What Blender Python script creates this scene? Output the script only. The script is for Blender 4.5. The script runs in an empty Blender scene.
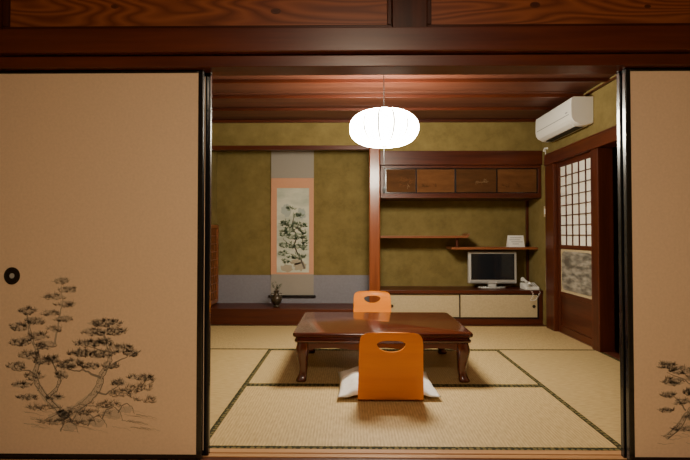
import bpy, math, random
from mathutils import Vector, Matrix
random.seed(7)
XL, XR = -1.645, 2.15
YS = 2.264      # start of inner tatami
YF = 5.42       # alcove front plane
YB = 5.86       # alcove back wall
CZ = 2.305      # inner ceiling
col = bpy.context.scene.collection

# ---------------------------------------------------------------- materials
def newmat(name):
    m = bpy.data.materials.new(name); m.use_nodes = True
    nt = m.node_tree; b = nt.nodes['Principled BSDF']
    return m, nt, b
def plain(name, c, rough=0.5, metal=0.0, bump=0.0, bscale=200, coat=0.0, var=0.06):
    m, nt, b = newmat(name)
    b.inputs['Roughness'].default_value = rough
    b.inputs['Metallic'].default_value = metal
    b.inputs['Coat Weight'].default_value = coat
    tc = nt.nodes.new('ShaderNodeTexCoord')
    n = nt.nodes.new('ShaderNodeTexNoise'); n.inputs['Scale'].default_value = bscale
    n.inputs['Detail'].default_value = 3
    nt.links.new(tc.outputs['Object'], n.inputs['Vector'])
    r = nt.nodes.new('ShaderNodeValToRGB')
    r.color_ramp.elements[0].position = .3; r.color_ramp.elements[1].position = .7
    r.color_ramp.elements[0].color = (*[x*(1-var) for x in c], 1)
    r.color_ramp.elements[1].color = (*[min(1, x*(1+var)) for x in c], 1)
    nt.links.new(n.outputs['Fac'], r.inputs['Fac'])
    nt.links.new(r.outputs['Color'], b.inputs['Base Color'])
    if bump > 0:
        bp = nt.nodes.new('ShaderNodeBump'); bp.inputs['Strength'].default_value = bump
        bp.inputs['Distance'].default_value = 0.002
        nt.links.new(n.outputs['Fac'], bp.inputs['Height'])
        nt.links.new(bp.outputs['Normal'], b.inputs['Normal'])
    return m
def wood(name, c1, c2, axis='X', rough=0.4, scale=14, stretch=0.06, rings=False, coat=0.0, contrast=(.3, .72), nring=14, spec=.5):
    m, nt, b = newmat(name)
    b.inputs['Roughness'].default_value = rough
    b.inputs['Specular IOR Level'].default_value = spec
    b.inputs['Coat Weight'].default_value = coat
    b.inputs['Coat Roughness'].default_value = 0.12
    tc = nt.nodes.new('ShaderNodeTexCoord')
    mp = nt.nodes.new('ShaderNodeMapping')
    s = [1, 1, 1]; s['XYZ'.index(axis)] = stretch
    mp.inputs['Scale'].default_value = s
    nt.links.new(tc.outputs['Object'], mp.inputs['Vector'])
    n = nt.nodes.new('ShaderNodeTexNoise'); n.inputs['Scale'].default_value = scale
    n.inputs['Detail'].default_value = 6; n.inputs['Roughness'].default_value = .65
    nt.links.new(mp.outputs['Vector'], n.inputs['Vector'])
    fac = n.outputs['Fac']
    if rings:
        mul = nt.nodes.new('ShaderNodeMath'); mul.operation = 'MULTIPLY'; mul.inputs[1].default_value = nring
        n.inputs['Detail'].default_value = 1.5; n.inputs['Roughness'].default_value = .4
        nt.links.new(fac, mul.inputs[0])
        fr = nt.nodes.new('ShaderNodeMath'); fr.operation = 'PINGPONG'; fr.inputs[1].default_value = .5
        nt.links.new(mul.outputs[0], fr.inputs[0])
        m2 = nt.nodes.new('ShaderNodeMath'); m2.operation = 'MULTIPLY'; m2.inputs[1].default_value = 2
        nt.links.new(fr.outputs[0], m2.inputs[0]); fac = m2.outputs[0]
    r = nt.nodes.new('ShaderNodeValToRGB')
    r.color_ramp.elements[0].position = contrast[0]; r.color_ramp.elements[1].position = contrast[1]
    r.color_ramp.elements[0].color = (*c1, 1); r.color_ramp.elements[1].color = (*c2, 1)
    nt.links.new(fac, r.inputs['Fac']); nt.links.new(r.outputs['Color'], b.inputs['Base Color'])
    bp = nt.nodes.new('ShaderNodeBump'); bp.inputs['Strength'].default_value = .15
    bp.inputs['Distance'].default_value = .002
    nt.links.new(n.outputs['Fac'], bp.inputs['Height']); nt.links.new(bp.outputs['Normal'], b.inputs['Normal'])
    return m
def tatami(name, axis, c1, c2):
    m, nt, b = newmat(name)
    b.inputs['Roughness'].default_value = .55
    tc = nt.nodes.new('ShaderNodeTexCoord')
    w = nt.nodes.new('ShaderNodeTexWave'); w.bands_direction = axis
    w.inputs['Scale'].default_value = 20; w.inputs['Distortion'].default_value = .6
    w.inputs['Detail'].default_value = 1
    nt.links.new(tc.outputs['Object'], w.inputs['Vector'])
    mp = nt.nodes.new('ShaderNodeMapping')
    s = [1, 1, 1]; s['XYZ'.index(axis)] = 12
    s['XYZ'.index('Y' if axis == 'X' else 'X')] = 2.0
    mp.inputs['Scale'].default_value = s
    nt.links.new(tc.outputs['Object'], mp.inputs['Vector'])
    n = nt.nodes.new('ShaderNodeTexNoise'); n.inputs['Scale'].default_value = 9; n.inputs['Detail'].default_value = 5
    nt.links.new(mp.outputs['Vector'], n.inputs['Vector'])
    mix = nt.nodes.new('ShaderNodeMath'); mix.operation = 'MULTIPLY_ADD'
    mix.inputs[1].default_value = .25
    nt.links.new(w.outputs['Fac'], mix.inputs[0]); nt.links.new(n.outputs['Fac'], mix.inputs[2])
    r = nt.nodes.new('ShaderNodeValToRGB')
    r.color_ramp.elements[0].position = .4; r.color_ramp.elements[1].position = .85
    r.color_ramp.elements[0].color = (*c1, 1); r.color_ramp.elements[1].color = (*c2, 1)
    nt.links.new(mix.outputs[0], r.inputs['Fac']); nt.links.new(r.outputs['Color'], b.inputs['Base Color'])
    bp = nt.nodes.new('ShaderNodeBump'); bp.inputs['Strength'].default_value = .3; bp.inputs['Distance'].default_value = .001
    nt.links.new(mix.outputs[0], bp.inputs['Height']); nt.links.new(bp.outputs['Normal'], b.inputs['Normal'])
    return m
def heri(name):
    m, nt, b = newmat(name)
    b.inputs['Roughness'].default_value = .8
    b.inputs['Specular IOR Level'].default_value = .2
    tc = nt.nodes.new('ShaderNodeTexCoord')
    v = nt.nodes.new('ShaderNodeTexVoronoi'); v.inputs['Scale'].default_value = 34
    v.inputs['Randomness'].default_value = .35
    nt.links.new(tc.outputs['Object'], v.inputs['Vector'])
    r = nt.nodes.new('ShaderNodeValToRGB')
    r.color_ramp.elements[0].position = .34; r.color_ramp.elements[1].position = .44
    r.color_ramp.elements[0].color = (.15, .12, .045, 1); r.color_ramp.elements[1].color = (.026, .026, .009, 1)
    nt.links.new(v.outputs['Distance'], r.inputs['Fac']); nt.links.new(r.outputs['Color'], b.inputs['Base Color'])
    return m
def plaster(name, c1, c2):
    m, nt, b = newmat(name)
    b.inputs['Roughness'].default_value = .95
    b.inputs['Specular IOR Level'].default_value = .2
    tc = nt.nodes.new('ShaderNodeTexCoord')
    n1 = nt.nodes.new('ShaderNodeTexNoise'); n1.inputs['Scale'].default_value = 5; n1.inputs['Detail'].default_value = 8
    n1.inputs['Roughness'].default_value = .75
    n2 = nt.nodes.new('ShaderNodeTexNoise'); n2.inputs['Scale'].default_value = 160
    for n in (n1, n2): nt.links.new(tc.outputs['Object'], n.inputs['Vector'])
    r = nt.nodes.new('ShaderNodeValToRGB')
    r.color_ramp.elements[0].position = .35; r.color_ramp.elements[1].position = .68
    r.color_ramp.elements[0].color = (*c1, 1); r.color_ramp.elements[1].color = (*c2, 1)
    nt.links.new(n1.outputs['Fac'], r.inputs['Fac']); nt.links.new(r.outputs['Color'], b.inputs['Base Color'])
    bp = nt.nodes.new('ShaderNodeBump'); bp.inputs['Strength'].default_value = .5; bp.inputs['Distance'].default_value = .002
    nt.links.new(n2.outputs['Fac'], bp.inputs['Height']); nt.links.new(bp.outputs['Normal'], b.inputs['Normal'])
    return m

DR1, DR2 = (.036, .007, .003), (.100, .022, .008)
M_wx = wood('wood_dark_x', DR1, DR2, 'X', .38, spec=.35)
M_wy = wood('wood_dark_y', DR1, DR2, 'Y', .38, spec=.35)
M_wz = wood('wood_dark_z', DR1, DR2, 'Z', .38, spec=.35)
M_beam = wood('wood_nageshi', (.070, .012, .005), (.145, .030, .011), 'X', .36, coat=.15)
M_pillar = wood('wood_pillar', (.14, .032, .010), (.26, .07, .020), 'Z', .3, coat=.3)
M_ceil = wood('wood_ceiling', (.042, .011, .005), (.118, .034, .016), 'X', .55)
M_ranma = wood('wood_ranma', (.17, .038, .012), (.34, .095, .032), 'X', .45, scale=6, stretch=.14, rings=True, contrast=(.0, .9), nring=24)
M_ranma_d = wood('wood_ranma_knot', (.06, .012, .004), (.18, .05, .015), 'X', .4)
M_shikii = wood('wood_shikii', (.36, .17, .07), (.58, .32, .14), 'X', .4)
M_track = wood('wood_track', (.06, .016, .008), (.12, .03, .014), 'X', .4)
M_shelf = wood('wood_shelf', (.16, .048, .016), (.29, .10, .036), 'X', .35)
M_table = wood('wood_table_lacquer', (.042, .006, .003), (.095, .015, .006), 'X', .22, scale=9, coat=.6)
M_orange = wood('bent_plywood_orange', (.70, .185, .006), (.82, .25, .010), 'X', .32, coat=.35, scale=10)
M_plaster = plaster('sand_wall_olive', (.152, .112, .036), (.222, .166, .058))
M_tx = tatami('tatami_x', 'X', (.40, .275, .115), (.60, .44, .205))
M_tx2 = tatami('tatami_x2', 'X', (.36, .25, .105), (.55, .405, .19))
M_ty = tatami('tatami_y', 'Y', (.38, .26, .105), (.57, .42, .195))
M_heri = heri('tatami_border')
M_lacq = plain('black_lacquer', (.006, .006, .008), .25, coat=.3, var=.1)
M_fus = plain('fusuma_paper', (.79, .57, .385), .75, bump=.15, bscale=90, var=.04)
M_ink0 = plain('ink_wash', (.60, .46, .33), .9)
M_ink1 = plain('ink_light', (.44, .35, .26), .9)
M_ink2 = plain('ink_mid', (.27, .22, .17), .9)
M_ink3 = plain('ink_dark', (.12, .10, .08), .9)
M_white = plain('white_plastic', (.78, .76, .70), .35, var=.01)
M_greyp = plain('grey_plastic', (.25, .25, .25), .4)
M_dark = plain('dark_slot', (.01, .01, .01), .5)
M_cloth = plain('zabuton_cotton', (.80, .77, .73), .9, bump=.3, bscale=60, var=.08)
M_paper = plain('shoji_paper', (.85, .82, .72), .8)
M_card = plain('card_white', (.85, .83, .78), .7)
M_peach = plain('scroll_silk_peach', (.58, .28, .155), .75, bump=.1, var=.08)
M_silkg = plain('scroll_silk_grey', (.29, .255, .21), .75, bump=.1, var=.05)
M_band = plain('alcove_paper_bluegrey', (.21, .20, .225), .85, var=.06, bscale=40)
M_fuscream = plain('small_fusuma_cream', (.48, .38, .22), .8, var=.08, bscale=50)
M_brown1 = wood('small_door_dark', (.050, .020, .007), (.095, .040, .013), 'X', .75, stretch=.3, spec=.1)
M_brown2 = wood('small_door_brown', (.090, .036, .012), (.150, .062, .021), 'X', .75, stretch=.3, spec=.1)
M_gold = plain('motif_gold', (.17, .11, .045), .6)
M_scr = plain('tv_screen', (.010, .012, .016), .15, coat=.5)
M_silver = plain('tv_silver', (.50, .49, .46), .35, metal=.2)
M_vase = plain('vase_bronze', (.05, .035, .02), .3, metal=.3, bscale=30, var=.3)
M_leaf = plain('leaf_green', (.05, .09, .03), .6, var=.3, bscale=40)
M_branch = plain('branch_brown', (.10, .06, .03), .7)
M_cord = plain('cord_black', (.02, .02, .02), .5)
M_metal = plain('pull_metal_dark', (.05, .04, .03), .35, metal=.7)
M_night = plain('corridor_wall', (.05, .035, .02), .9)

def ramp_land(name, c1, c2, p1, p2, sc, mscale, rough):
    m, nt, b = newmat(name); b.inputs['Roughness'].default_value = rough
    tc = nt.nodes.new('ShaderNodeTexCoord'); mp = nt.nodes.new('ShaderNodeMapping')
    mp.inputs['Scale'].default_value = mscale
    nt.links.new(tc.outputs['Object'], mp.inputs['Vector'])
    n = nt.nodes.new('ShaderNodeTexNoise'); n.inputs['Scale'].default_value = sc; n.inputs['Detail'].default_value = 6
    nt.links.new(mp.outputs['Vector'], n.inputs['Vector'])
    r = nt.nodes.new('ShaderNodeValToRGB')
    r.color_ramp.elements[0].position = p1; r.color_ramp.elements[1].position = p2
    r.color_ramp.elements[0].color = (*c1, 1); r.color_ramp.elements[1].color = (*c2, 1)
    nt.links.new(n.outputs['Fac'], r.inputs['Fac']); nt.links.new(r.outputs['Color'], b.inputs['Base Color'])
    return m
M_scroll = ramp_land('scroll_landscape', (.40, .43, .34), (.56, .56, .44), .35, .6, 4.5, (1, 1, 2.2), .85)
M_glass = ramp_land('etched_glass_landscape', (.11, .10, .08), (.36, .33, .27), .40, .64, 4.2, (1, 1.5, 5), .3)
def emit(name, c, s):
    m, nt, b = newmat(name)
    b.inputs['Base Color'].default_value = (.8, .8, .75, 1)
    b.inputs['Emission Color'].default_value = (*c, 1); b.inputs['Emission Strength'].default_value = s
    return m
M_shade = emit('lamp_shade_paper', (1.0, .91, .72), 102)
M_crease = emit('lamp_shade_crease', (1.0, .90, .70), 1.6)
M_crease.node_tree.nodes['Principled BSDF'].inputs['Base Color'].default_value = (.02, .02, .018, 1)
M_shade2 = emit('lamp_diffuser', (1.0, .80, .57), 84)

# ---------------------------------------------------------------- mesh builder
class MB:
    def __init__(s): s.v = []; s.f = []; s.m = []; s.mats = []
    def mi(s, m):
        if m not in s.mats: s.mats.append(m)
        return s.mats.index(m)
    def add(s, vs, fs, mat):
        o = len(s.v); s.v += [tuple(v) for v in vs]; k = s.mi(mat)
        for f in fs: s.f.append([o+i for i in f]); s.m.append(k)
    def box(s, x0, x1, y0, y1, z0, z1, mat):
        if x0 > x1: x0, x1 = x1, x0
        if y0 > y1: y0, y1 = y1, y0
        vs = [(x0,y0,z0),(x1,y0,z0),(x1,y1,z0),(x0,y1,z0),(x0,y0,z1),(x1,y0,z1),(x1,y1,z1),(x0,y1,z1)]
        s.add(vs, [(3,2,1,0),(4,5,6,7),(0,1,5,4),(1,2,6,5),(2,3,7,6),(3,0,4,7)], mat)
    def prism(s, poly, axis, a, b, mat):
        n = len(poly); vs = []
        for t in (a, b):
            for p in poly:
                vs.append({'X': (t,p[0],p[1]), 'Y': (p[0],t,p[1]), 'Z': (p[0],p[1],t)}[axis])
        fs = [tuple(range(n))[::-1], tuple(range(n, 2*n))] + [(i, (i+1)%n, n+(i+1)%n, n+i) for i in range(n)]
        s.add(vs, fs, mat)
    def revolve(s, prof, c, mat, n=32, pleat=0.0, np=16, crease=None):
        vs = []; fs = []
        for (r, z) in prof:
            for i in range(n):
                a = 2*math.pi*i/n; rr = r*(1-pleat*abs(math.cos(a*np/2))**6)
                vs.append((c[0]+rr*math.cos(a), c[1]+rr*math.sin(a), c[2]+z))
        o = len(s.f)
        for j in range(len(prof)-1):
            for i in range(n):
                fs.append((j*n+i, j*n+(i+1)%n, (j+1)*n+(i+1)%n, (j+1)*n+i))
        if prof[0][0] > 1e-4: fs.append(tuple(range(n))[::-1])
        if prof[-1][0] > 1e-4: fs.append(tuple(range((len(prof)-1)*n, len(prof)*n)))
        s.add(vs, fs, mat)
        if crease:
            k = s.mi(crease); per = n//np
            for j in range(len(prof)-1):
                for i in range(n):
                    if i % per in (0, per-1): s.m[o+j*n+i] = k
    def tube(s, path, r, mat, n=8):
        path = [Vector(p) for p in path]; vs = []; fs = []
        rr = r if isinstance(r, (list, tuple)) else [r]*len(path)
        for k, p in enumerate(path):
            t = (path[min(k+1, len(path)-1)]-path[max(k-1, 0)]).normalized()
            up = Vector((0, 0, 1)) if abs(t.z) < .9 else Vector((0, 1, 0))
            u = t.cross(up).normalized(); w = t.cross(u)
            for i in range(n):
                a = 2*math.pi*i/n; vs.append(p+(u*math.cos(a)+w*math.sin(a))*rr[k])
        for k in range(len(path)-1):
            for i in range(n):
                fs.append((k*n+i, k*n+(i+1)%n, (k+1)*n+(i+1)%n, (k+1)*n+i))
        fs.append(tuple(range(n))[::-1]); fs.append(tuple(range((len(path)-1)*n, len(path)*n)))
        s.add(vs, fs, mat)
    def stroke(s, pts, w0, w1, y, mat):   # flat brush stroke in XZ plane
        n = len(pts); vs = []; fs = []
        for k, p in enumerate(pts):
            a = pts[max(k-1, 0)]; b = pts[min(k+1, n-1)]
            dx, dz = b[0]-a[0], b[1]-a[1]; L = math.hypot(dx, dz) or 1e-6
            w = (w0+(w1-w0)*k/(n-1))/2; nx, nz = -dz/L*w, dx/L*w
            vs += [(p[0]+nx, y, p[1]+nz), (p[0]-nx, y, p[1]-nz)]
        for k in range(n-1): fs.append((2*k, 2*k+2, 2*k+3, 2*k+1))
        s.add(vs, fs, mat)
    def build(s, name, parent=None, bevel=0, smooth=None, loc=None, rot=None, recalc=True):
        me = bpy.data.meshes.new(name); me.from_pydata(s.v, [], s.f)
        for m in s.mats: me.materials.append(m)
        me.polygons.foreach_set('material_index', s.m)
        me.update()
        if recalc:
            import bmesh
            bm = bmesh.new(); bm.from_mesh(me); bmesh.ops.recalc_face_normals(bm, faces=bm.faces); bm.to_mesh(me); bm.free()
        if smooth is not None:
            me.polygons.foreach_set('use_smooth', [True]*len(me.polygons))
            me.set_sharp_from_angle(angle=math.radians(smooth))
        ob = bpy.data.objects.new(name, me); col.objects.link(ob)
        if bevel:
            md = ob.modifiers.new('bevel', 'BEVEL'); md.width = bevel; md.segments = 2; md.limit_method = 'ANGLE'
        if parent: ob.parent = parent
        if loc: ob.location = loc
        if rot: ob.rotation_euler = rot
        return ob
def empty(name, loc=(0, 0, 0), rot=(0, 0, 0)):
    e = bpy.data.objects.new(name, None); col.objects.link(e); e.location = loc; e.rotation_euler = rot
    e.empty_display_size = .1
    return e
def quick(name, boxes, bevel=.003, parent=None):
    b = MB()
    for bx in boxes: b.box(*bx)
    return b.build(name, parent, bevel)

# ---------------------------------------------------------------- floor
b = MB()
b.box(XL-.1, XR+.1, -2.6, 6.0, -.12, -.05, M_track)
b.build('floor')
def mat_obj(x0, x1, y0, y1, along, m):
    b = MB(); h = .030
    if along == 'X':
        b.box(x0, x1, y0+h, y1-h, -.05, 0, m)
        b.box(x0, x1, y0, y0+h, -.05, .0006, M_heri); b.box(x0, x1, y1-h, y1, -.05, .0006, M_heri)
    else:
        b.box(x0+h, x1-h, y0, y1, -.05, 0, m)
        b.box(x0, x0+h, y0, y1, -.05, .0006, M_heri); b.box(x1-h, x1, y0, y1, -.05, .0006, M_heri)
    return b.build('tatami_mat')
g = .0008
xa, xb = -.693, 1.254
xm = (XL+XR)/2
mat_obj(xa+g, xb-g, YS, 3.22-g, 'X', M_tx)
mat_obj(xa+g, xb-g, 3.22+g, 4.21-g, 'X', M_tx2)
mat_obj(XL, xa-g, YS, 4.21-g, 'Y', M_ty)
mat_obj(xb+g, XR, YS, 4.21-g, 'Y', M_ty)
mat_obj(XL, xm-g, 4.21+g, 5.33, 'X', M_tx2)
mat_obj(xm+g, XR, 4.21+g, 5.33, 'X', M_tx)
wn = (XR-XL)/2
for i in range(2):
    for j in range(5):
        mat_obj(XL+i*wn+g, XL+(i+1)*wn-g, 2.10-(j+1)*.93+g, 2.10-j*.93-g, 'X', M_tx)
# threshold between the rooms (shikii) with tracks
b = MB()
b.box(XL, XR, 2.10, 2.145, -.05, 0, M_shikii)
b.box(XL, XR, 2.145, 2.182, -.05, -.004, M_track)
b.box(XL, XR, 2.182, 2.188, -.05, 0, M_shikii)
b.box(XL, XR, 2.188, 2.225, -.05, -.004, M_shikii)
b.box(XL, XR, 2.225, YS, -.05, 0, M_shikii)
b.build('trim_1')
quick('trim_2', [(XL, .2, 5.33, YF-.03, -.05, .004, M_wx), (.2, XR, 5.33, YF, -.05, .004, M_wx)])

# ---------------------------------------------------------------- shell
b = MB(); b.box(XL-.1, XL, -2.6, 6.0, -.05, 2.45, M_plaster); b.build('wall_left')
b = MB(); b.box(XL-.1, XR+.1, YB, YB+.1, -.05, 2.45, M_plaster); b.build('wall_back')
b = MB(); b.box(XL-.1, XR+.1, -2.7, -2.6, -.05, 2.45, M_plaster); b.build('wall_front')
b = MB()
b.box(XR, XR+.1, 5.24, 6.0, -.05, CZ+.1, M_plaster)
b.box(XR, XR+.1, 2.27, 5.24, 1.86, CZ+.1, M_plaster)
b.box(XR, XR+.1, -2.6, 3.15, -.05, 1.86, M_plaster)
b.box(XR, XR+.1, -2.6, 2.27, 1.86, 2.45, M_plaster)
b.build('wall_right')
b = MB()
b.box(XL, .24, YF, YF+.05, 2.016, CZ, M_plaster)
b.box(.24, XR, YF, YF+.05, 1.95, CZ, M_plaster)
b.build('wall_alcove')
b = MB(); b.box(.225, .305, YF+.05, YB, 0, CZ, M_plaster); b.build('wall_alcove_divider')
# inner ceiling with boards + battens
b = MB()
yy = 2.27
b.box(XL-.1, XR+.1, 2.2, 6.0, CZ+.012, CZ+.06, M_ceil)
k = 0
while yy < YF:
    y2 = min(yy+.30, 5.92)
    b.box(XL, XR, yy+.002, y2-.002, CZ+(.0 if k % 2 else .004), CZ+.02, M_ceil); yy = y2; k += 1
b.build('ceiling', bevel=.001)
b = MB()
for y in [2.65, 3.1, 3.55, 4.0, 4.45, 4.9]:
    b.box(XL, XR, y-.014, y+.014, CZ-.03, CZ-.001, M_wx)
b.box(XL, XR, YF-.03, YF-.001, CZ-.032, CZ-.001, M_wx)
b.box(XL, XL+.03, 2.3, YF-.031, CZ-.042, CZ-.031, M_wy)
b.box(XR-.03, XR, 2.3, YF-.031, CZ-.042, CZ-.031, M_wy)
b.build('trim_3', bevel=.002)
b = MB(); b.box(XL-.1, XR+.1, -2.7, 2.2, 2.40, 2.46, M_ceil); b.build('ceiling_near_room')

# ---------------------------------------------------------------- wall between rooms (lintel, nageshi, ranma)
b = MB()
b.box(XL, XR, 2.12, 2.24, 1.750, 1.802, M_beam)           # kamoi
b.box(XL, XR, 2.15, 2.235, 1.802, 1.93, M_wx)
b.box(XL, XR, 2.15, 2.235, 2.16, 2.20, M_wx)
b.build('trim_4', bevel=.003)
b = MB(); b.box(XL, XR, 2.085, 2.1495, 1.806, 1.912, M_beam); b.box(XL, XR, 2.236, 2.285, 1.81, 1.90, M_beam)
b.build('trim_5', bevel=.004)
b = MB(); b.box(XL, XR, 2.14, 2.25, 2.20, 2.40, M_plaster); b.build('wall_between_rooms')
def ranma(x0, x1, seed):
    random.seed(seed)
    e = empty('ranma_transom')
    b = MB()
    b.box(x0, x1, 2.18, 2.20, 1.955, 2.135, M_ranma)
    b.build('panel', e)
    b = MB()
    b.box(x0, x1, 2.16, 2.22, 1.931, 1.955, M_wx); b.box(x0, x1, 2.16, 2.22, 2.135, 2.159, M_wx)
    b.box(x0, x0+.02, 2.16, 2.22, 1.956, 2.134, M_wz); b.box(x1-.02, x1, 2.16, 2.22, 1.956, 2.134, M_wz)
    b.build('frame', e, .003)
    b = MB()
    for (kx, kz, kr) in ([(-1.09, 2.055, .011), (-.345, 2.028, .014)] if x0 < 0 else [(.84, 2.05, .014), (1.35, 2.04, .009)]):
        for q in (1.0, .55):
            b.prism([(kx+1.7*q*kr*math.cos(i*.4488), kz+q*kr*math.sin(i*.4488)) for i in range(14)], 'Y', 2.1795-(1-q)*.002, 2.1802, M_ranma_d if q == 1 else M_track)
    b.build('knots', e)
ranma(XL+.05, .185, 3); ranma(.345, XR-.05, 5)
quick('trim_6', [(.187, .343, 2.145, 2.235, 1.931, 2.159, M_wz)])
b = MB()
b.box(XL, XL+.045, 2.15, 2.235, 1.931, 2.159, M_wz); b.box(XR-.045, XR, 2.15, 2.235, 1.931, 2.159, M_wz)
b.build('trim_7')

# ---------------------------------------------------------------- fusuma
def P(px, py, Y=2.155): return ((px-351)/480*Y, 1-(py-235)/480*Y)
def cluster(b, cx, cy, rx, ry, n, mats, y, L=4.5, up=True, Y=2.155, w=.0022):
    for _ in range(n):
        a = random.uniform(0, 6.283); r = math.sqrt(random.random())
        x0 = cx+rx*r*math.cos(a); y0 = cy+ry*r*math.sin(a)
        m = random.choice(mats)
        for k in range(4):
            an = math.radians(random.uniform(15, 165)) if up else random.uniform(0, 6.283)
            l = L*random.uniform(.5, 1.1)
            b.stroke([P(x0, y0, Y), P(x0+l*math.cos(an), y0-l*math.sin(an), Y)], w, w*.4, y, m)
def blob(b, cx, cy, rx, ry, y, m, Y=2.155):
    n = 18
    pts = []
    for i in range(n):
        a = 6.2832*i/n; q = random.uniform(.72, 1.12)
        pts.append(P(cx+rx*q*math.cos(a), cy+ry*q*math.sin(a), Y))
    c = P(cx, cy, Y)
    b.add([(c[0], y, c[1])]+[(p[0], y, p[1]) for p in pts], [(0, 1+i, 1+(i+1) % n) for i in range(n)], m)
def branch(b, pts, w0, w1, y, m, Y=2.155):
    out = []
    for i in range(len(pts)-1):
        for t in range(4):
            u = t/4
            out.append((pts[i][0]*(1-u)+pts[i+1][0]*u+random.uniform(-.6, .6), pts[i][1]*(1-u)+pts[i+1][1]*u+random.uniform(-.6, .6)))
    out.append(pts[-1])
    b.stroke([P(p[0], p[1], Y) for p in out], w0, w1, y, m)
def trunk(b, pts, w0, w1, y, Y=2.155):
    branch(b, pts, w0, w1, y, M_ink0, Y)
    for s in (-1, 1):
        off = [(p[0]+s*(w0+(w1-w0)*i/(len(pts)-1))*100*.95, p[1]+s*.6) for i, p in enumerate(pts)]
        branch(b, off, .0036, .0018, y-.0002, M_ink2 if s < 0 else M_ink3, Y)
    for _ in range(len(pts)*11):
        i = random.randrange(len(pts)-1); u = random.random(); wd = (w0+(w1-w0)*i/(len(pts)-1))*100
        x = pts[i][0]*(1-u)+pts[i+1][0]*u+random.uniform(-.8, .8)*wd; yy = pts[i][1]*(1-u)+pts[i+1][1]*u+random.uniform(-1, 1)
        b.stroke([P(x, yy, Y), P(x+random.uniform(-2, 2), yy+random.uniform(-2.4, 2.4), Y)], .0034, .001, y-.0003, random.choice([M_ink2, M_ink1, M_ink3]))
def fusuma(x0, x1, yf, pull=None, paint=None):
    e = empty('fusuma_sliding_door')
    z0, z1 = -.003, 1.749; fw = .024; th = .026
    b = MB(); b.box(x0+fw, x1-fw, yf+.003, yf+th-.003, z0+fw, z1-fw*.6, M_fus); b.build('paper_panel', e)
    b = MB()
    b.box(x0, x0+fw, yf, yf+th, z0, z1, M_lacq); b.box(x1-fw, x1, yf, yf+th, z0, z1, M_lacq)
    b.box(x0+fw, x1-fw, yf, yf+th, z0, z0+fw, M_lacq); b.box(x0+fw, x1-fw, yf, yf+th, z1-fw*.6, z1, M_lacq)
    b.build('lacquer_frame', e, .003)
    if pull:
        b = MB(); cx, cz = pull
        n = 28
        prof = [(.036, 0), (.036, -.003), (.030, -.004), (.028, -.0005), (.001, -.0005)]
        vs = []; fs = []
        for (r, d) in prof:
            for i in range(n):
                a = 6.28318*i/n; vs.append((cx+r*math.cos(a), yf+.003+d, cz+r*1.08*math.sin(a)))
        for j in range(len(prof)-1):
            for i in range(n): fs.append((j*n+i, j*n+(i+1)%n, (j+1)*n+(i+1)%n, (j+1)*n+i))
        b.add(vs, fs, M_metal)
        b.prism([(cx+.011*math.cos(i*.5236), cz+.012*math.sin(i*.5236)) for i in range(12)], 'Y', yf+.0005, yf+.0025, M_silver)
        b.build('finger_pull', e, smooth=40)
    if paint: paint(e, yf+.003-.0008)
def foliage(b, cs, y, mats, L=4, dens=.8):
    for c in cs:
        blob(b, c[0], c[1]-1, c[2]*.95, c[3]*1.1, y+.0003, M_ink0)
        cluster(b, c[0], c[1], c[2], c[3], int(c[2]*c[3]*dens), mats, y-.0004, L=L)
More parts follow.
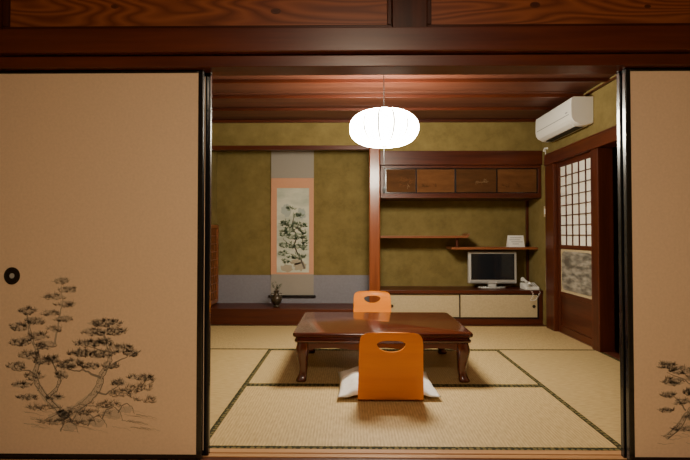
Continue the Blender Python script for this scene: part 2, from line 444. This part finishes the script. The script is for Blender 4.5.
def paint_left(e, y):
    random.seed(11); b = MB()
    trunk(b, [(50,420),(64,414),(76,409),(86,402),(95,393),(100,384),(101,376),(106,368),(110,360),(110,350),(106,341),(102,331)], .050, .007, y)
    branch(b, [(101,378),(92,374),(84,370),(74,371),(66,368)], .012, .003, y-.0001, M_ink2)
    branch(b, [(106,368),(116,362),(128,356)], .010, .003, y-.0001, M_ink2)
    branch(b, [(96,392),(106,394),(114,389),(120,384)], .010, .002, y-.0001, M_ink2)
    branch(b, [(110,352),(98,350),(88,346)], .007, .002, y-.0001, M_ink2)
    foliage(b, [(105,324,18,4),(93,333,12,4),(115,332,11,4),(88,344,15,4),(121,349,13,4),(106,343,9,4),(81,354,13,4),(101,355,14,4),(72,364,12,4),(132,354,9,3),(91,367,10,3),(65,368,9,3),(119,383,9,3),(111,366,9,3),(142,378,13,3)], y, [M_ink1, M_ink2, M_ink2, M_ink3])
    trunk(b, [(68,418),(56,407),(46,397),(38,386),(34,375),(38,362),(36,350),(31,340),(28,328),(26,314)], .038, .006, y)
    trunk(b, [(46,398),(56,390),(60,380),(56,370),(52,362)], .018, .004, y)
    branch(b, [(36,376),(28,370),(16,371)], .009, .002, y-.0001, M_ink2)
    branch(b, [(36,350),(46,346),(54,347)], .007, .002, y-.0001, M_ink2)
    foliage(b, [(25,312,10,4),(33,322,11,4),(18,328,10,4),(37,337,11,4),(20,343,12,4),(46,346,10,4),(29,356,12,4),(16,367,10,4),(43,362,10,4),(33,377,10,4),(52,360,9,4),(61,376,8,4),(21,386,11,3),(28,398,11,3),(55,398,8,3)], y, [M_ink1, M_ink1, M_ink2, M_ink3], dens=.7)
    branch(b, [(54,345),(57,330),(58,318),(62,302),(60,286)], .010, .002, y, M_ink1)
    foliage(b, [(60,282,8,3),(67,291,10,3),(53,298,11,3),(65,305,11,3),(49,314,10,3),(63,320,10,3),(54,330,8,3)], y, [M_ink1], dens=.7)
    for c in [(70,422,32,3),(104,405,20,3),(124,394,15,4),(140,388,14,4),(146,400,12,3),(44,408,18,3),(150,380,8,3),(90,413,24,3)]:
        cluster(b, *c, int(c[2]*c[3]*.6), [M_ink1, M_ink0, M_ink2], y-.0003, L=5)
    for k in range(40):
        x = 20+random.uniform(0, 122); yy = 402+random.uniform(0, 27)
        branch(b, [(x, yy), (x+6, yy+1), (x+14, yy+2), (x+20, yy+4)], .003, .001, y, random.choice([M_ink1, M_ink0]))
    for (px, py, s) in [(84,417,1.5),(98,421,1.2),(113,413,1.3),(70,426,1.1),(127,408,1.0)]:
        blob(b, px, py+1, 7*s, 4*s, y+.0003, M_ink0)
        branch(b, [(px-8*s, py+4*s), (px-5*s, py-3*s), (px+1*s, py-5*s), (px+6*s, py-1*s), (px+8*s, py+5*s)], .006, .002, y, M_ink2)
        branch(b, [(px-3*s, py-2*s), (px-1*s, py+2*s), (px-2*s, py+4*s)], .003, .001, y, M_ink1)
    b.build('ink_pine_painting', e, recalc=False)
def paint_right(e, y):
    random.seed(21); b = MB()
    trunk(b, [(660,434),(672,424),(680,412),(690,400),(706,386),(715,365)], .028, .007, y)
    branch(b, [(680,408),(674,398),(664,390)], .007, .002, y, M_ink2)
    branch(b, [(690,398),(688,386),(680,378),(662,370)], .007, .002, y, M_ink2)
    foliage(b, [(662,364,9,4),(676,369,11,4),(691,376,10,4),(668,380,11,4),(688,390,10,4),(663,393,8,3),(700,372,12,5),(712,360,12,5),(676,400,8,3),(686,414,10,4),(678,426,12,3),(700,420,14,4),(661,408,7,3)], y, [M_ink1, M_ink2, M_ink2, M_ink3])
    for k in range(18):
        x = 652+k*4; yy = 430+random.uniform(-12, 10)
        branch(b, [(x, yy), (x+7, yy+2), (x+16, yy)], .002, .001, y, M_ink1)
    b.build('ink_pine_painting', e, recalc=False)
fusuma(XL+.004, -.668, 2.151, pull=P(10, 276), paint=paint_left)
fusuma(XL+.02, -.648, 2.194)
fusuma(1.228, XR-.004, 2.151, paint=paint_right)
fusuma(1.226, XR-.02, 2.194)

# ---------------------------------------------------------------- tokonoma (left alcove)
quick('floor_tokonoma', [(XL, .2, YF-.03, YF+.06, -.05, .172, M_wx), (XL, .224, YF+.06, YB, .1, .170, M_wx)], .004)
quick('tokonoma_pillar', [(.203, .327, YF-.035, YF+.049, -.0, 2.016, M_pillar)], .012)
quick('trim_8', [(XL, .202, YF-.012, YF+.06, 1.966, 2.015, M_wx)])
quick('trim_9', [(XL, .222, YB-.006, YB, .171, .512, M_band)], 0)
e = empty('window_1')
b = MB()
x = XL
for (a, c, z0, z1) in [(5.48, 5.51, .19, 1.12), (5.81, 5.84, .19, 1.12), (5.51, 5.81, .19, .23), (5.51, 5.81, 1.08, 1.12)]:
    b.box(x, x+.03, a, c, z0, z1, M_shelf)
for k in range(1, 9): b.box(x+.006, x+.018, 5.51, 5.81, .23+k*.095-.004, .23+k*.095+.004, M_shelf)
for k in range(1, 4): b.box(x+.008, x+.016, 5.51+k*.075-.004, 5.51+k*.075+.004, .23, 1.08, M_shelf)
b.build('lattice', e, .001)
quick('paper', [(x+.001, x+.004, 5.51, 5.81, .23, 1.08, M_brown2)], 0, e)

# hanging scroll
e = empty('hanging_scroll')
ys = YB-.016
b = MB()
b.box(-.976, -.455, ys, ys+.003, 1.695, 2.12, M_silkg)
b.box(-.976, -.455, ys, ys+.003, .262, .524, M_silkg)
b.box(-.976, -.455, ys-.001, ys+.003, .524, 1.695, M_peach)
b.box(-.905, -.512, ys-.003, ys-.001, .545, 1.573, M_scroll)
b.build('mounting', e)
b = MB()
b.tube([(-.985, ys-.004, 2.12), (-.446, ys-.004, 2.12)], .010, M_wx, 12)
b.tube([(-1.0, ys-.008, .258), (-.43, ys-.008, .258)], .014, M_lacq, 12)
b.tube([(-.85, ys-.004, 2.12), (-.715, ys+.003, 2.20), (-.58, ys-.004, 2.12)], .003, M_branch, 6)
b.build('rods', e, smooth=40)
random.seed(5); b = MB(); yp = ys-.0036; YY = ys
M_sg = plain('scroll_ink_green', (.085, .15, .075), .9); M_sl = plain('scroll_ink_pale', (.22, .29, .18), .9)
M_sb = plain('scroll_ink_blue', (.37, .41, .36), .9); M_rk = plain('scroll_ink_rock', (.36, .31, .22), .9)
for c in [(286,210,5,7),(301,214,5,6)]:
    blob(b, *c, yp+.0004, M_sb, YY)
for c in [(286,268,7,4),(300,266,7,5),(296,262,6,3)]: blob(b, *c, yp+.0002, M_rk, YY)
for c in [(288,224,8,3),(299,226,8,3),(284,234,5,3),(296,237,10,3),(303,233,4,3),(289,246,10,3),(302,248,5,3),(304,241,3.5,4),(283,254,4,3),(297,257,9,3),(285,262,5,2),(298,216,7,2),(291,230,9,3),(290,209,5,2)]:
    cluster(b, *c, int(c[2]*c[3]*1.1), [M_sg, M_sg, M_sl, M_sl], yp-.0002, L=3, Y=YY, w=.008)
branch(b, [(304,268),(300,257),(294,247),(297,236),(292,226),(294,214)], .024, .008, yp, M_ink3, YY)
branch(b, [(294,247),(287,243),(283,238)], .010, .004, yp, M_ink3, YY)
b.build('landscape_painting', e, recalc=False)

# vase with branches
e = empty('flower_vase', (-.864, 5.56, .1725))
b = MB()
b.revolve([(.035, 0), (.04, .008), (.03, .02), (.055, .05), (.065, .085), (.055, .118), (.028, .14), (.024, .165), (.036, .182), (.030, .180), (.02, .16)], (0, 0, 0), M_vase, 28)
for s in (-1, 1):
    b.tube([(s*.028, 0, .15), (s*.055, 0, .155), (s*.068, 0, .13), (s*.06, 0, .10)], .005, M_vase, 8)
b.build('vase', e, smooth=50)
random.seed(9); b = MB()
for k in range(7):
    a = random.uniform(0, 6.28); tip = Vector((.05*math.cos(a), .05*math.sin(a), .22+random.uniform(0, .08)))
    base = Vector((0, 0, .165)); mid = base.lerp(tip, .5)+Vector((0, 0, .02))
    b.tube([base, mid, tip], [.003, .002, .001], M_branch, 5)
    for j in range(6):
        p = base.lerp(tip, .35+.65*j/5); an = random.uniform(0, 6.28); l = .03
        d = Vector((math.cos(an), math.sin(an)*.6, .5)).normalized()*l; s = d.cross(Vector((0, 0, 1))).normalized()*.008
        b.add([p, p+d*.5+s, p+d, p+d*.5-s], [(0, 1, 2, 3)], M_leaf)
b.build('sprigs', e, recalc=False)

# ---------------------------------------------------------------- staggered shelves alcove (right)
quick('trim_10', [(.328, XR, YF-.02, YF+.05, 1.79, 1.949, M_wx)], .004)
e = empty('upper_cabinet')
x0, x1 = .335, 2.145; yc = YF+.02
b = MB()
b.box(x0, x1, yc-.01, YB-.002, 1.418, 1.452, M_wx); b.box(x0, x1, yc-.01, yc+.03, 1.452, 1.472, M_wx)
b.box(x0, x1, yc-.01, yc+.03, 1.757, 1.788, M_wx)
b.box(x0, x0+.05, yc-.008, yc+.03, 1.472, 1.757, M_wz); b.box(x1-.03, x1, yc-.008, yc+.03, 1.472, 1.757, M_wz)
b.box(x0, x1, YB-.02, YB-.002, 1.452, 1.788, M_wx)
b.build('carcass', e, .003)
random.seed(3)
ds = [(.388, .745, M_brown1), (.735, 1.185, M_brown2), (1.18, 1.655, M_brown1), (1.645, 2.112, M_brown2)]
b = MB(); b2 = MB()
for i, (a, c, m) in enumerate(ds):
    o = .0 if i % 2 == 0 else .010
    b.box(a+.012, c-.012, yc+o+.001, yc+o+.008, 1.484, 1.746, m)
    for (p, q, r, s) in [(a, a+.012, 1.474, 1.756), (c-.012, c, 1.474, 1.756), (a+.012, c-.012, 1.474, 1.484), (a+.012, c-.012, 1.746, 1.756)]:
        b.box(p, q, yc+o, yc+o+.0095, r, s, M_lacq)
    cx = (a+c)/2; pc = 351+cx*480/yc
    if i in (0, 2):
        cluster(b2, pc+4, 182, 6, 4, 9, [M_gold, M_brown2], yc+o-.0002, L=3.5, up=False, Y=yc, w=.005)
    else:
        cluster(b2, pc-5, 186, 10, 1.5, 8, [M_brown1], yc+o-.0002, L=3, Y=yc, w=.005)
b.build('sliding_doors', e); b2.build('door_motifs', e, recalc=False)

e = empty('staggered_shelf')
b = MB()
b.box(.306, 1.33, 5.55, YB, .965, .992, M_shelf)
b.prism([(1.33, .965), (1.33, .992), (1.35, 1.005), (1.362, 1.02), (1.37, 1.01), (1.36, .985), (1.345, .968)], 'Y', 5.55, YB, M_shelf)
b.box(1.155, XR, 5.55, YB, .833, .860, M_shelf)
b.box(1.225, 1.255, 5.62, 5.65, .860, .965, M_wz)
b.build('shelves', e, .003)
b = MB()
b.box(XR-.03, XR-.001, YB-.03, YB-.001, .861, 1.417, M_wz)
b.box(XR-.03, XR-.001, YB-.03, YB-.001, .382, .832, M_wz)
b.build('trim_14', bevel=.002)

e = empty('low_cabinet')
b = MB()
b.box(.328, XR-.001, YF-.01, YB-.002, .343, .379, M_wx)
b.box(.328, XR-.001, YF+.005, YF+.04, .0, .06, M_wx)
b.box(.328, .40, YF, YF+.04, .06, .343, M_wz); b.box(XR-.045, XR-.001, YF, YF+.04, .06, .343, M_wz)
b.box(.40, XR-.045, YF+.035, YF+.04, .06, .343, M_wx)
b.build('carcass', e, .003)
b = MB()
for (a, c, o) in [(.402, 1.24, .016), (1.215, 2.103, .004)]:
    b.box(a+.015, c-.015, YF+o+.001, YF+o+.009, .078, .328, M_fuscream)
    for (p, q, r, s) in [(a, a+.015, .063, .342), (c-.015, c, .063, .342), (a+.015, c-.015, .063, .078), (a+.015, c-.015, .328, .342)]:
        b.box(p, q, YF+o, YF+o+.010, r, s, M_lacq)
b.build('sliding_doors', e, .001)
b = MB()
for x in (.46, 2.05):
    b.prism([(x+.018*math.cos(i*.314), .2+.018*math.sin(i*.314)) for i in range(20)], 'Y', YF+(.012 if x < 1 else 0), YF+.02, M_metal)
b.build('finger_pulls', e)

# card on the shelf
e = empty('message_card', (1.93, 5.64, .8605), (0, 0, math.radians(8)))
b = MB()
b.add([(-.098, -.02, 0), (.098, -.02, 0), (.098, .015, .135), (-.098, .015, .135), (-.098, .05, 0), (.098, .05, 0)], [(0, 1, 2, 3), (3, 2, 5, 4)], M_card)
for k, (a, c) in enumerate([(-.07, .07), (-.08, .05), (-.06, .08), (-.05, .03)]):
    z = .105-k*.024; yq = -.02+.035*z/.135-.001
    b.add([(a, yq, z), (c, yq, z), (c, yq+.002, z+.006), (a, yq+.002, z+.006)], [(0, 1, 2, 3)], M_greyp)
b.build('folded_card', e, recalc=False)

# television
e = empty('television', (1.655, 5.66, .3800), (0, 0, 0))
b = MB()
b.box(-.28, .28, -.02, .04, .055, .425, M_silver); b.box(-.2, .2, .04, .08, .10, .36, M_greyp)
b.build('housing', e, .008)
quick('bezel', [(-.265, .265, -.024, -.0195, .088, .412, M_silver)], .002, e)
quick('screen', [(-.252, .252, -.0265, -.0242, .098, .402, M_scr)], 0, e)
b = MB()
b.prism([(.16*math.cos(i*math.pi/16), .02+.085*math.sin(i*math.pi/16)) for i in range(32)], 'Z', 0, .014, M_silver)
b.box(-.045, .045, -.005, .035, .014, .058, M_silver)
b.build('stand', e, .003)
quick('speaker_grille', [(-.26, -.05, -.0225, -.0202, .063, .078, M_greyp), (.05, .26, -.0225, -.0202, .063, .078, M_greyp)], 0, e)

# telephone
e = empty('telephone', (2.045, 5.54, .3800), (0, 0, 0))
b = MB()
b.prism([(-.09, 0), (.09, 0), (.09, .065), (.06, .07), (-.09, .03)], 'X', -.08, .08, M_white)
b.build('base', e, .006)
b = MB()
b.tube([(-.045, -.09, .058), (-.045, -.085, .075), (-.045, -.05, .083), (-.045, .05, .103), (-.045, .085, .108), (-.045, .09, .09)], [.024, .024, .014, .014, .024, .024], M_white, 14)
b.build('handset', e, smooth=50)
b = MB()
for i in range(3):
    for j in range(4):
        yy = -.06+j*.028; zz = .03+(yy+.09)*.04/.15
        b.box(.0+i*.024, .016+i*.024, yy, yy+.016, zz, zz+.006, M_greyp)
b.build('keypad', e, .001)
b = MB()
path = []
for i in range(110):
    t = i/109
    if t < .3: c = (2.0, 5.455-.055*t/.3, .43-.03*t/.3)
    elif t < .65: c = (2.0+.03*math.sin((t-.3)*9), 5.39, .395-.12*(t-.3)/.35)
    else: c = (2.03+.075*(t-.65)/.35, 5.39, .275+.10*((t-.65)/.35)**2)
    path.append((c[0]+.007*math.cos(i*.95), c[1]-.003, c[2]+.007*math.sin(i*.95)))
b.tube(path, .0025, M_white, 6)
b.build('telephone_cord', smooth=60)

# cable on the right wall
b = MB()
b.tube([(XR-.006, 5.30, 1.93), (XR-.006, 5.30, 1.2), (XR-.006, 5.31, .5), (XR-.006, 5.30, .03)], .005, M_white, 6)
b.tube([(XR-.012, 5.24, 1.945), (XR-.012, 5.30, 1.955), (XR-.012, 5.33, 1.93)], .012, M_white, 8)
b.build('wall_cable', smooth=60)
b = MB()
b.box(XR-.012, XR, 5.27, 5.35, 1.20, 1.32, M_fuscream); b.box(XR-.016, XR-.012, 5.29, 5.33, 1.23, 1.29, M_white)
b.build('light_switch', bevel=.002)

# ---------------------------------------------------------------- right wall joinery
b = MB()
b.box(XR-.04, XR+.1, 5.03, 5.239, 0, 1.75, M_wz)
b.box(XR-.03, XR+.1, 4.14, 4.27, 0, 1.75, M_wz)
b.box(XR-.03, XR+.1, 3.151, 3.25, 0, 1.75, M_wz)
b.build('trim_11', bevel=.004)
b = MB(); b.box(XR-.05, XR+.1, 2.30, 5.239, 1.75, 1.858, M_wy); b.box(XR-.045, XR-.001, 2.30, 5.239, 1.859, 1.875, M_wy)
b.build('trim_12', bevel=.004)
quick('trim_13', [(XR+.001, XR+.1, 3.25, 5.03, -.05, .003, M_track)])
e = empty('door_1')
X0, X1 = XR+.005, XR+.035
ya, yb = 4.272, 5.028
b = MB()
b.box(X0, X1, ya, ya+.04, .004, 1.749, M_wz); b.box(X0, X1, yb-.04, yb, .004, 1.749, M_wz)
b.box(X0, X1, ya+.04, yb-.04, 1.70, 1.749, M_wy); b.box(X0, X1, ya+.04, yb-.04, .86, .90, M_wy)
b.box(X0, X1, ya+.04, yb-.04, .38, .42, M_wy); b.box(X0, X1, ya+.04, yb-.04, .004, .07, M_wy)
b.box(X0+.01, X1-.01, ya+.04, yb-.04, .07, .38, M_wy)
b.build('frame', e, .003)
b = MB()
nc, nr = 5, 8; w = yb-ya-.08
for k in range(1, nc): b.box(X0+.004, X0+.016, ya+.04+w*k/nc-.004, ya+.04+w*k/nc+.004, .90, 1.70, M_wz)
for k in range(1, nr): b.box(X0+.004, X0+.016, ya+.04, yb-.04, .90+.8*k/nr-.004, .90+.8*k/nr+.004, M_wy)
b.build('muntins', e)
quick('paper', [(X0+.0165, X0+.019, ya+.04, yb-.04, .90, 1.70, M_paper)], 0, e)
quick('glass_mount', [(X0+.012, X0+.016, ya+.04, yb-.04, .42, .86, M_fuscream)], 0, e)
b = MB(); pts = []
y0, y1, z0, z1, r = ya+.065, yb-.065, .445, .835, .06
for (cy, cz, a0) in [(y1-r, z1-r, 0), (y0+r, z1-r, 90), (y0+r, z0+r, 180), (y1-r, z0+r, 270)]:
    for i in range(7):
        a = math.radians(a0+15*i); pts.append((cy+r*math.cos(a), cz+r*math.sin(a)))
b.prism(pts, 'X', X0+.008, X0+.0119, M_glass)
b.build('etched_glass', e)
# corridor
b = MB(); b.box(XR+.1, 3.5, 2.0, 6.2, -.12, -.02, M_wy); b.build('floor_corridor')
b = MB(); b.box(3.5, 3.6, 2.0, 6.2, -.12, 2.4, M_night); b.box(XR+.1, 3.5, 6.2, 6.3, -.12, 2.4, M_night); b.box(XR+.1, 3.5, 1.9, 2.0, -.12, 2.4, M_night); b.build('wall_corridor')
b = MB(); b.box(XR+.1, 3.6, 1.9, 6.3, 2.4, 2.45, M_night); b.build('ceiling_corridor')

# ---------------------------------------------------------------- air conditioner
e = empty('air_conditioner')
prof = [(XR, 1.99), (XR, 2.232), (XR-.17, 2.232), (XR-.19, 2.222), (XR-.198, 2.20), (XR-.20, 2.08), (XR-.195, 2.04), (XR-.175, 2.01), (XR-.13, 1.985), (XR-.08, 1.975)]
b = MB(); b.prism([(p[0], p[1]) for p in prof], 'Y', 4.26, 5.08, M_white); b.build('body', e, .004, smooth=40)
b = MB()
b.prism([(XR-.2005, 2.075), (XR-.196, 2.036), (XR-.178, 2.006), (XR-.135, 1.98), (XR-.13, 1.984), (XR-.173, 2.012), (XR-.192, 2.04), (XR-.197, 2.075)], 'Y', 4.33, 5.01, M_white)
b.build('louver', e)
b = MB()
b.box(XR-.2025, XR-.199, 4.30, 5.04, 2.077, 2.083, M_greyp)
b.box(XR-.12, XR-.06, 4.34, 5.0, 1.9705, 1.980, M_dark)
for k in range(6): b.box(XR-.16+k*.022, XR-.15+k*.022, 4.30, 5.04, 2.2315, 2.2335, M_greyp)
b.box(XR-.2025, XR-.199, 4.33, 4.37, 2.10, 2.11, M_greyp)
b.build('slots', e)

# ---------------------------------------------------------------- pendant lamp
lx, ly, lz = .258, 3.75, 1.835
e = empty('pendant_lamp', (lx, ly, lz))
prof = []
for i in range(29):
    t = -math.pi/2+math.pi*i/28
    prof.append((max(.06, .272*max(0, math.cos(t))**.62), .138*math.sin(t)))
b = MB(); b.revolve(prof, (0, 0, 0), M_shade, 196, pleat=.05, np=14, crease=M_crease); b.build('paper_shade', e, smooth=60)
b = MB()
b.revolve([(.062, .140), (.062, .152), (.03, .160), (.012, .175), (.006, .18)], (0, 0, 0), M_metal, 24)
b.tube([(0, 0, .175), (0, 0, CZ-lz-.03)], .0035, M_cord, 8)
b.revolve([(.045, CZ-lz-.001), (.045, CZ-lz-.02), (.02, CZ-lz-.035)], (0, 0, 0), M_cord, 20)
b.tube([(0, 0, -.134), (0, 0, -.46)], .0030, M_cord, 6)
b.revolve([(.004, -.455), (.012, -.47), (.010, -.505), (.004, -.51)], (0, 0, 0), M_cord, 12)
b.revolve([(.030, -.146), (.030, -.139)], (0, 0, 0), M_white, 20)
b.build('fittings', e, smooth=40)

# near room ceiling lamp
e = empty('ceiling_lamp', (.1, -.1, 2.40))
b = MB(); b.revolve([(.001, -.11), (.20, -.105), (.24, -.09), (.25, -.06), (.25, -.025)], (0, 0, 0), M_shade2, 40); b.build('diffuser', e, smooth=50)
b = MB(); b.revolve([(.27, -.03), (.275, -.015), (.26, -.001), (.001, -.001)], (0, 0, 0), M_wx, 40); b.build('base', e, smooth=50)

# ---------------------------------------------------------------- low table
def table(cx, cy):
    e = empty('low_table', (cx, cy, .0012))
    hw, hd = .612, .45
    def rr(w, d, r, n=6):
        pts = []
        for (sx, sy, a0) in [(1, 1, 0), (-1, 1, 90), (-1, -1, 180), (1, -1, 270)]:
            for i in range(n+1):
                a = math.radians(a0+90*i/n); pts.append((sx*(w-r)+r*math.cos(a), sy*(d-r)+r*math.sin(a)))
        return pts
    prof = [(-.014, .337), (-.004, .334), (0, .327), (0, .314), (-.006, .306), (-.022, .300), (-.018, .290), (-.010, .282), (-.012, .272), (-.030, .262)]
    b = MB(); vs = []; n = 28
    for (o, z) in prof:
        vs += [(x, y, z) for x, y in rr(hw+o, hd+o, .035+o*.5)]
    fs = [(j*n+i, j*n+(i+1)%n, (j+1)*n+(i+1)%n, (j+1)*n+i) for j in range(len(prof)-1) for i in range(n)]
    fs.append(tuple(range(n))); fs.append(tuple(range((len(prof)-1)*n, len(prof)*n))[::-1])
    b.add(vs, fs, M_table); b.build('top', e, smooth=35)
    b = MB()
    def apron(L):
        N = 60; up = []; lo = []
        for i in range(N+1):
            t = -1+2*i/N; a = abs(t)
            z = .222+.012*math.cos(a*math.pi*3)*(1-a) - .045*max(0, (a-.82)/.18)**1.6
            lo.append((t*L, z)); up.append((t*L, .263))
        return lo+up[::-1], N
    for (axis, L, pos) in [('Y', hw-.05, -hd+.045), ('Y', hw-.05, hd-.063), ('X', hd-.05, -hw+.045), ('X', hd-.05, hw-.063)]:
        pts, N = apron(L)
        vs = []
        for t in (pos, pos+.018):
            vs += [((p[0], t, p[1]) if axis == 'Y' else (t, p[0], p[1])) for p in pts]
        m = len(pts); fs = []
        for i in range(N):
            j = m-1-i
            fs += [(i, i+1, j-1, j), (m+i, m+j, m+j-1, m+i+1), (i, m+i, m+i+1, i+1), (j, j-1, m+j-1, m+j)]
        b.add(vs, fs, M_table)
    b.build('apron', e)
    b = MB()
    rings = [(.263, .038, .000), (.235, .043, .002), (.205, .044, .004), (.165, .038, .002), (.12, .032, -.002), (.08, .028, -.004), (.05, .028, .000), (.03, .031, .005), (.015, .036, .009), (.006, .036, .010), (0, .031, .009)]
    for sx in (-1, 1):
        for sy in (-1, 1):
            cxx, cyy = sx*(hw-.066), sy*(hd-.066); vs = []; n = 16
            for (z, h, o) in rings:
                for i in range(n):
                    a = 2*math.pi*(i+.5)/n; c, s = math.cos(a), math.sin(a)
                    k = h/(abs(c)**4+abs(s)**4)**.25
                    vs.append((cxx+sx*o+k*c, cyy+sy*o+k*s, z))
            fs = [(j*n+i, j*n+(i+1)%n, (j+1)*n+(i+1)%n, (j+1)*n+i) for j in range(len(rings)-1) for i in range(n)]
            fs.append(tuple(range(n))); fs.append(tuple(range((len(rings)-1)*n, len(rings)*n))[::-1])
            b.add(vs, fs, M_table)
    b.build('legs', e, smooth=60)
table(.215, 3.70)

# ---------------------------------------------------------------- legless chairs (zaisu) and cushions
def zaisu(loc, rz):
    e = empty('legless_floor_chair', loc, (0, 0, rz))
    prof = [(.40, .010), (.385, .008), (.30, .008), (.12, .008), (.07, .009), (.035, .014), (.014, .026), (.003, .045), (-.004, .09), (-.018, .20), (-.032, .30), (-.040, .355), (-.046, .39), (-.050, .405), (-.053, .417), (-.055, .425)]
    L = len(prof); NX = 24; hwid = .195
    vs = []
    for k, (y, z) in enumerate(prof):
        w = hwid
        if z > .05: w = hwid-.010*(z-.05)/.39
        if k == L-1: w -= .055
        elif k == L-2: w -= .025
        elif k == L-3: w -= .011
        elif k == L-4: w -= .004
        if k == 0: w -= .03
        elif k == 1: w -= .01
        for i in range(NX+1):
            t = -1+2*i/NX
            curve = .012*(t*t) if z > .04 else 0
            vs.append((w*t, y+curve, z+(.006*(1-t*t) if k == L-1 else 0)))
    fs = [(j*(NX+1)+i, j*(NX+1)+i+1, (j+1)*(NX+1)+i+1, (j+1)*(NX+1)+i) for j in range(L-1) for i in range(NX)]
    b = MB(); b.add(vs, fs, M_orange)
    ob = b.build('seat_and_back', None)
    so = ob.modifiers.new('sol', 'SOLIDIFY'); so.thickness = .014; so.offset = 0
    # hand hole: wide half-moon, gently arched top edge
    pts = []
    for i in range(21):
        a = math.pi+math.pi*i/20; pts.append((.085*math.cos(a), .362+.050*math.sin(a)))
    for i in range(1, 16):
        t = 1-2*i/16; pts.append((.085*t, .362+.020*(1-t**4)))
    c = MB(); c.prism(pts, 'Y', -.2, .1, M_orange); cut = c.build('cut')
    bo = ob.modifiers.new('bool', 'BOOLEAN'); bo.object = cut; bo.operation = 'DIFFERENCE'; bo.solver = 'EXACT'
    bpy.context.view_layer.update()
    dg = bpy.context.evaluated_depsgraph_get()
    me = bpy.data.meshes.new_from_object(ob.evaluated_get(dg)); me.name = 'seat_and_back'
    bpy.data.objects.remove(cut); ob.modifiers.clear(); ob.data = me
    me.polygons.foreach_set('use_smooth', [True]*len(me.polygons)); me.set_sharp_from_angle(angle=math.radians(35))
    ob.parent = e
def zabuton(loc, rz, w, d, t, seed):
    random.seed(seed); N = 40; vs = []; fs = []
    ph = [random.uniform(0, 6.28) for _ in range(6)]
    rim = .28*t
    for side in (1, -1):
        for j in range(N+1):
            for i in range(N+1):
                u = -1+2*i/N; v = -1+2*j/N
                x = u*w/2*(1-.05*(1-v*v)); y = v*d/2*(1-.05*(1-u*u))
                h = max(0, (1-abs(u)**3.2)*(1-abs(v)**3.2))**.55
                if side == 1:
                    z = rim+(t-rim)*h
                    z += h*.006*math.sin(7*u+ph[0]+3*v)*1 + h*(1-h)*.03*math.sin(16*math.atan2(v, u)+ph[1])
                    z -= .012*math.exp(-(u*u+v*v)*12)
                else: z = rim*(1-h)
                q = min(1, max(0, (abs(x)-.205)/.05)); z -= .014*q*q*(3-2*q)
                vs.append((x, y, z))
    M = (N+1)*(N+1)
    for j in range(N):
        for i in range(N):
            a = j*(N+1)+i
            fs.append((a, a+1, a+N+2, a+N+1)); fs.append((M+a, M+a+N+1, M+a+N+2, M+a+1))
    b = MB(); b.add(vs, fs, M_cloth)
    ob = b.build('zabuton_cushion', None, loc=loc, rot=(0, 0, rz))
    import bmesh
    bm = bmesh.new(); bm.from_mesh(ob.data); bmesh.ops.remove_doubles(bm, verts=bm.verts, dist=1e-5)
    bmesh.ops.recalc_face_normals(bm, faces=bm.faces); bm.to_mesh(ob.data); bm.free()
    ob.data.polygons.foreach_set('use_smooth', [True]*len(ob.data.polygons))
zaisu((.236, 2.875, 0), 0)
zabuton((.225, 3.175, .0165), .02, .63, .54, .085, 1)
zaisu((.215, 4.86, 0), math.pi)
zabuton((.16, 4.54, .0165), -.02, .60, .58, .085, 2)

# ---------------------------------------------------------------- world + camera
w = bpy.data.worlds.new('world'); bpy.context.scene.world = w; w.use_nodes = True
w.node_tree.nodes['Background'].inputs[0].default_value = (.02, .025, .04, 1)
w.node_tree.nodes['Background'].inputs[1].default_value = .3
cam = bpy.data.cameras.new('camera'); co = bpy.data.objects.new('camera', cam); col.objects.link(co)
cam.sensor_width = 36; cam.lens = 480/690*36; cam.clip_start = .05
cam.shift_y = -5/690
co.location = (0, 0, 1.0)
co.rotation_euler = (math.radians(90+1.2), 0, math.radians(.72))
bpy.context.scene.camera = co
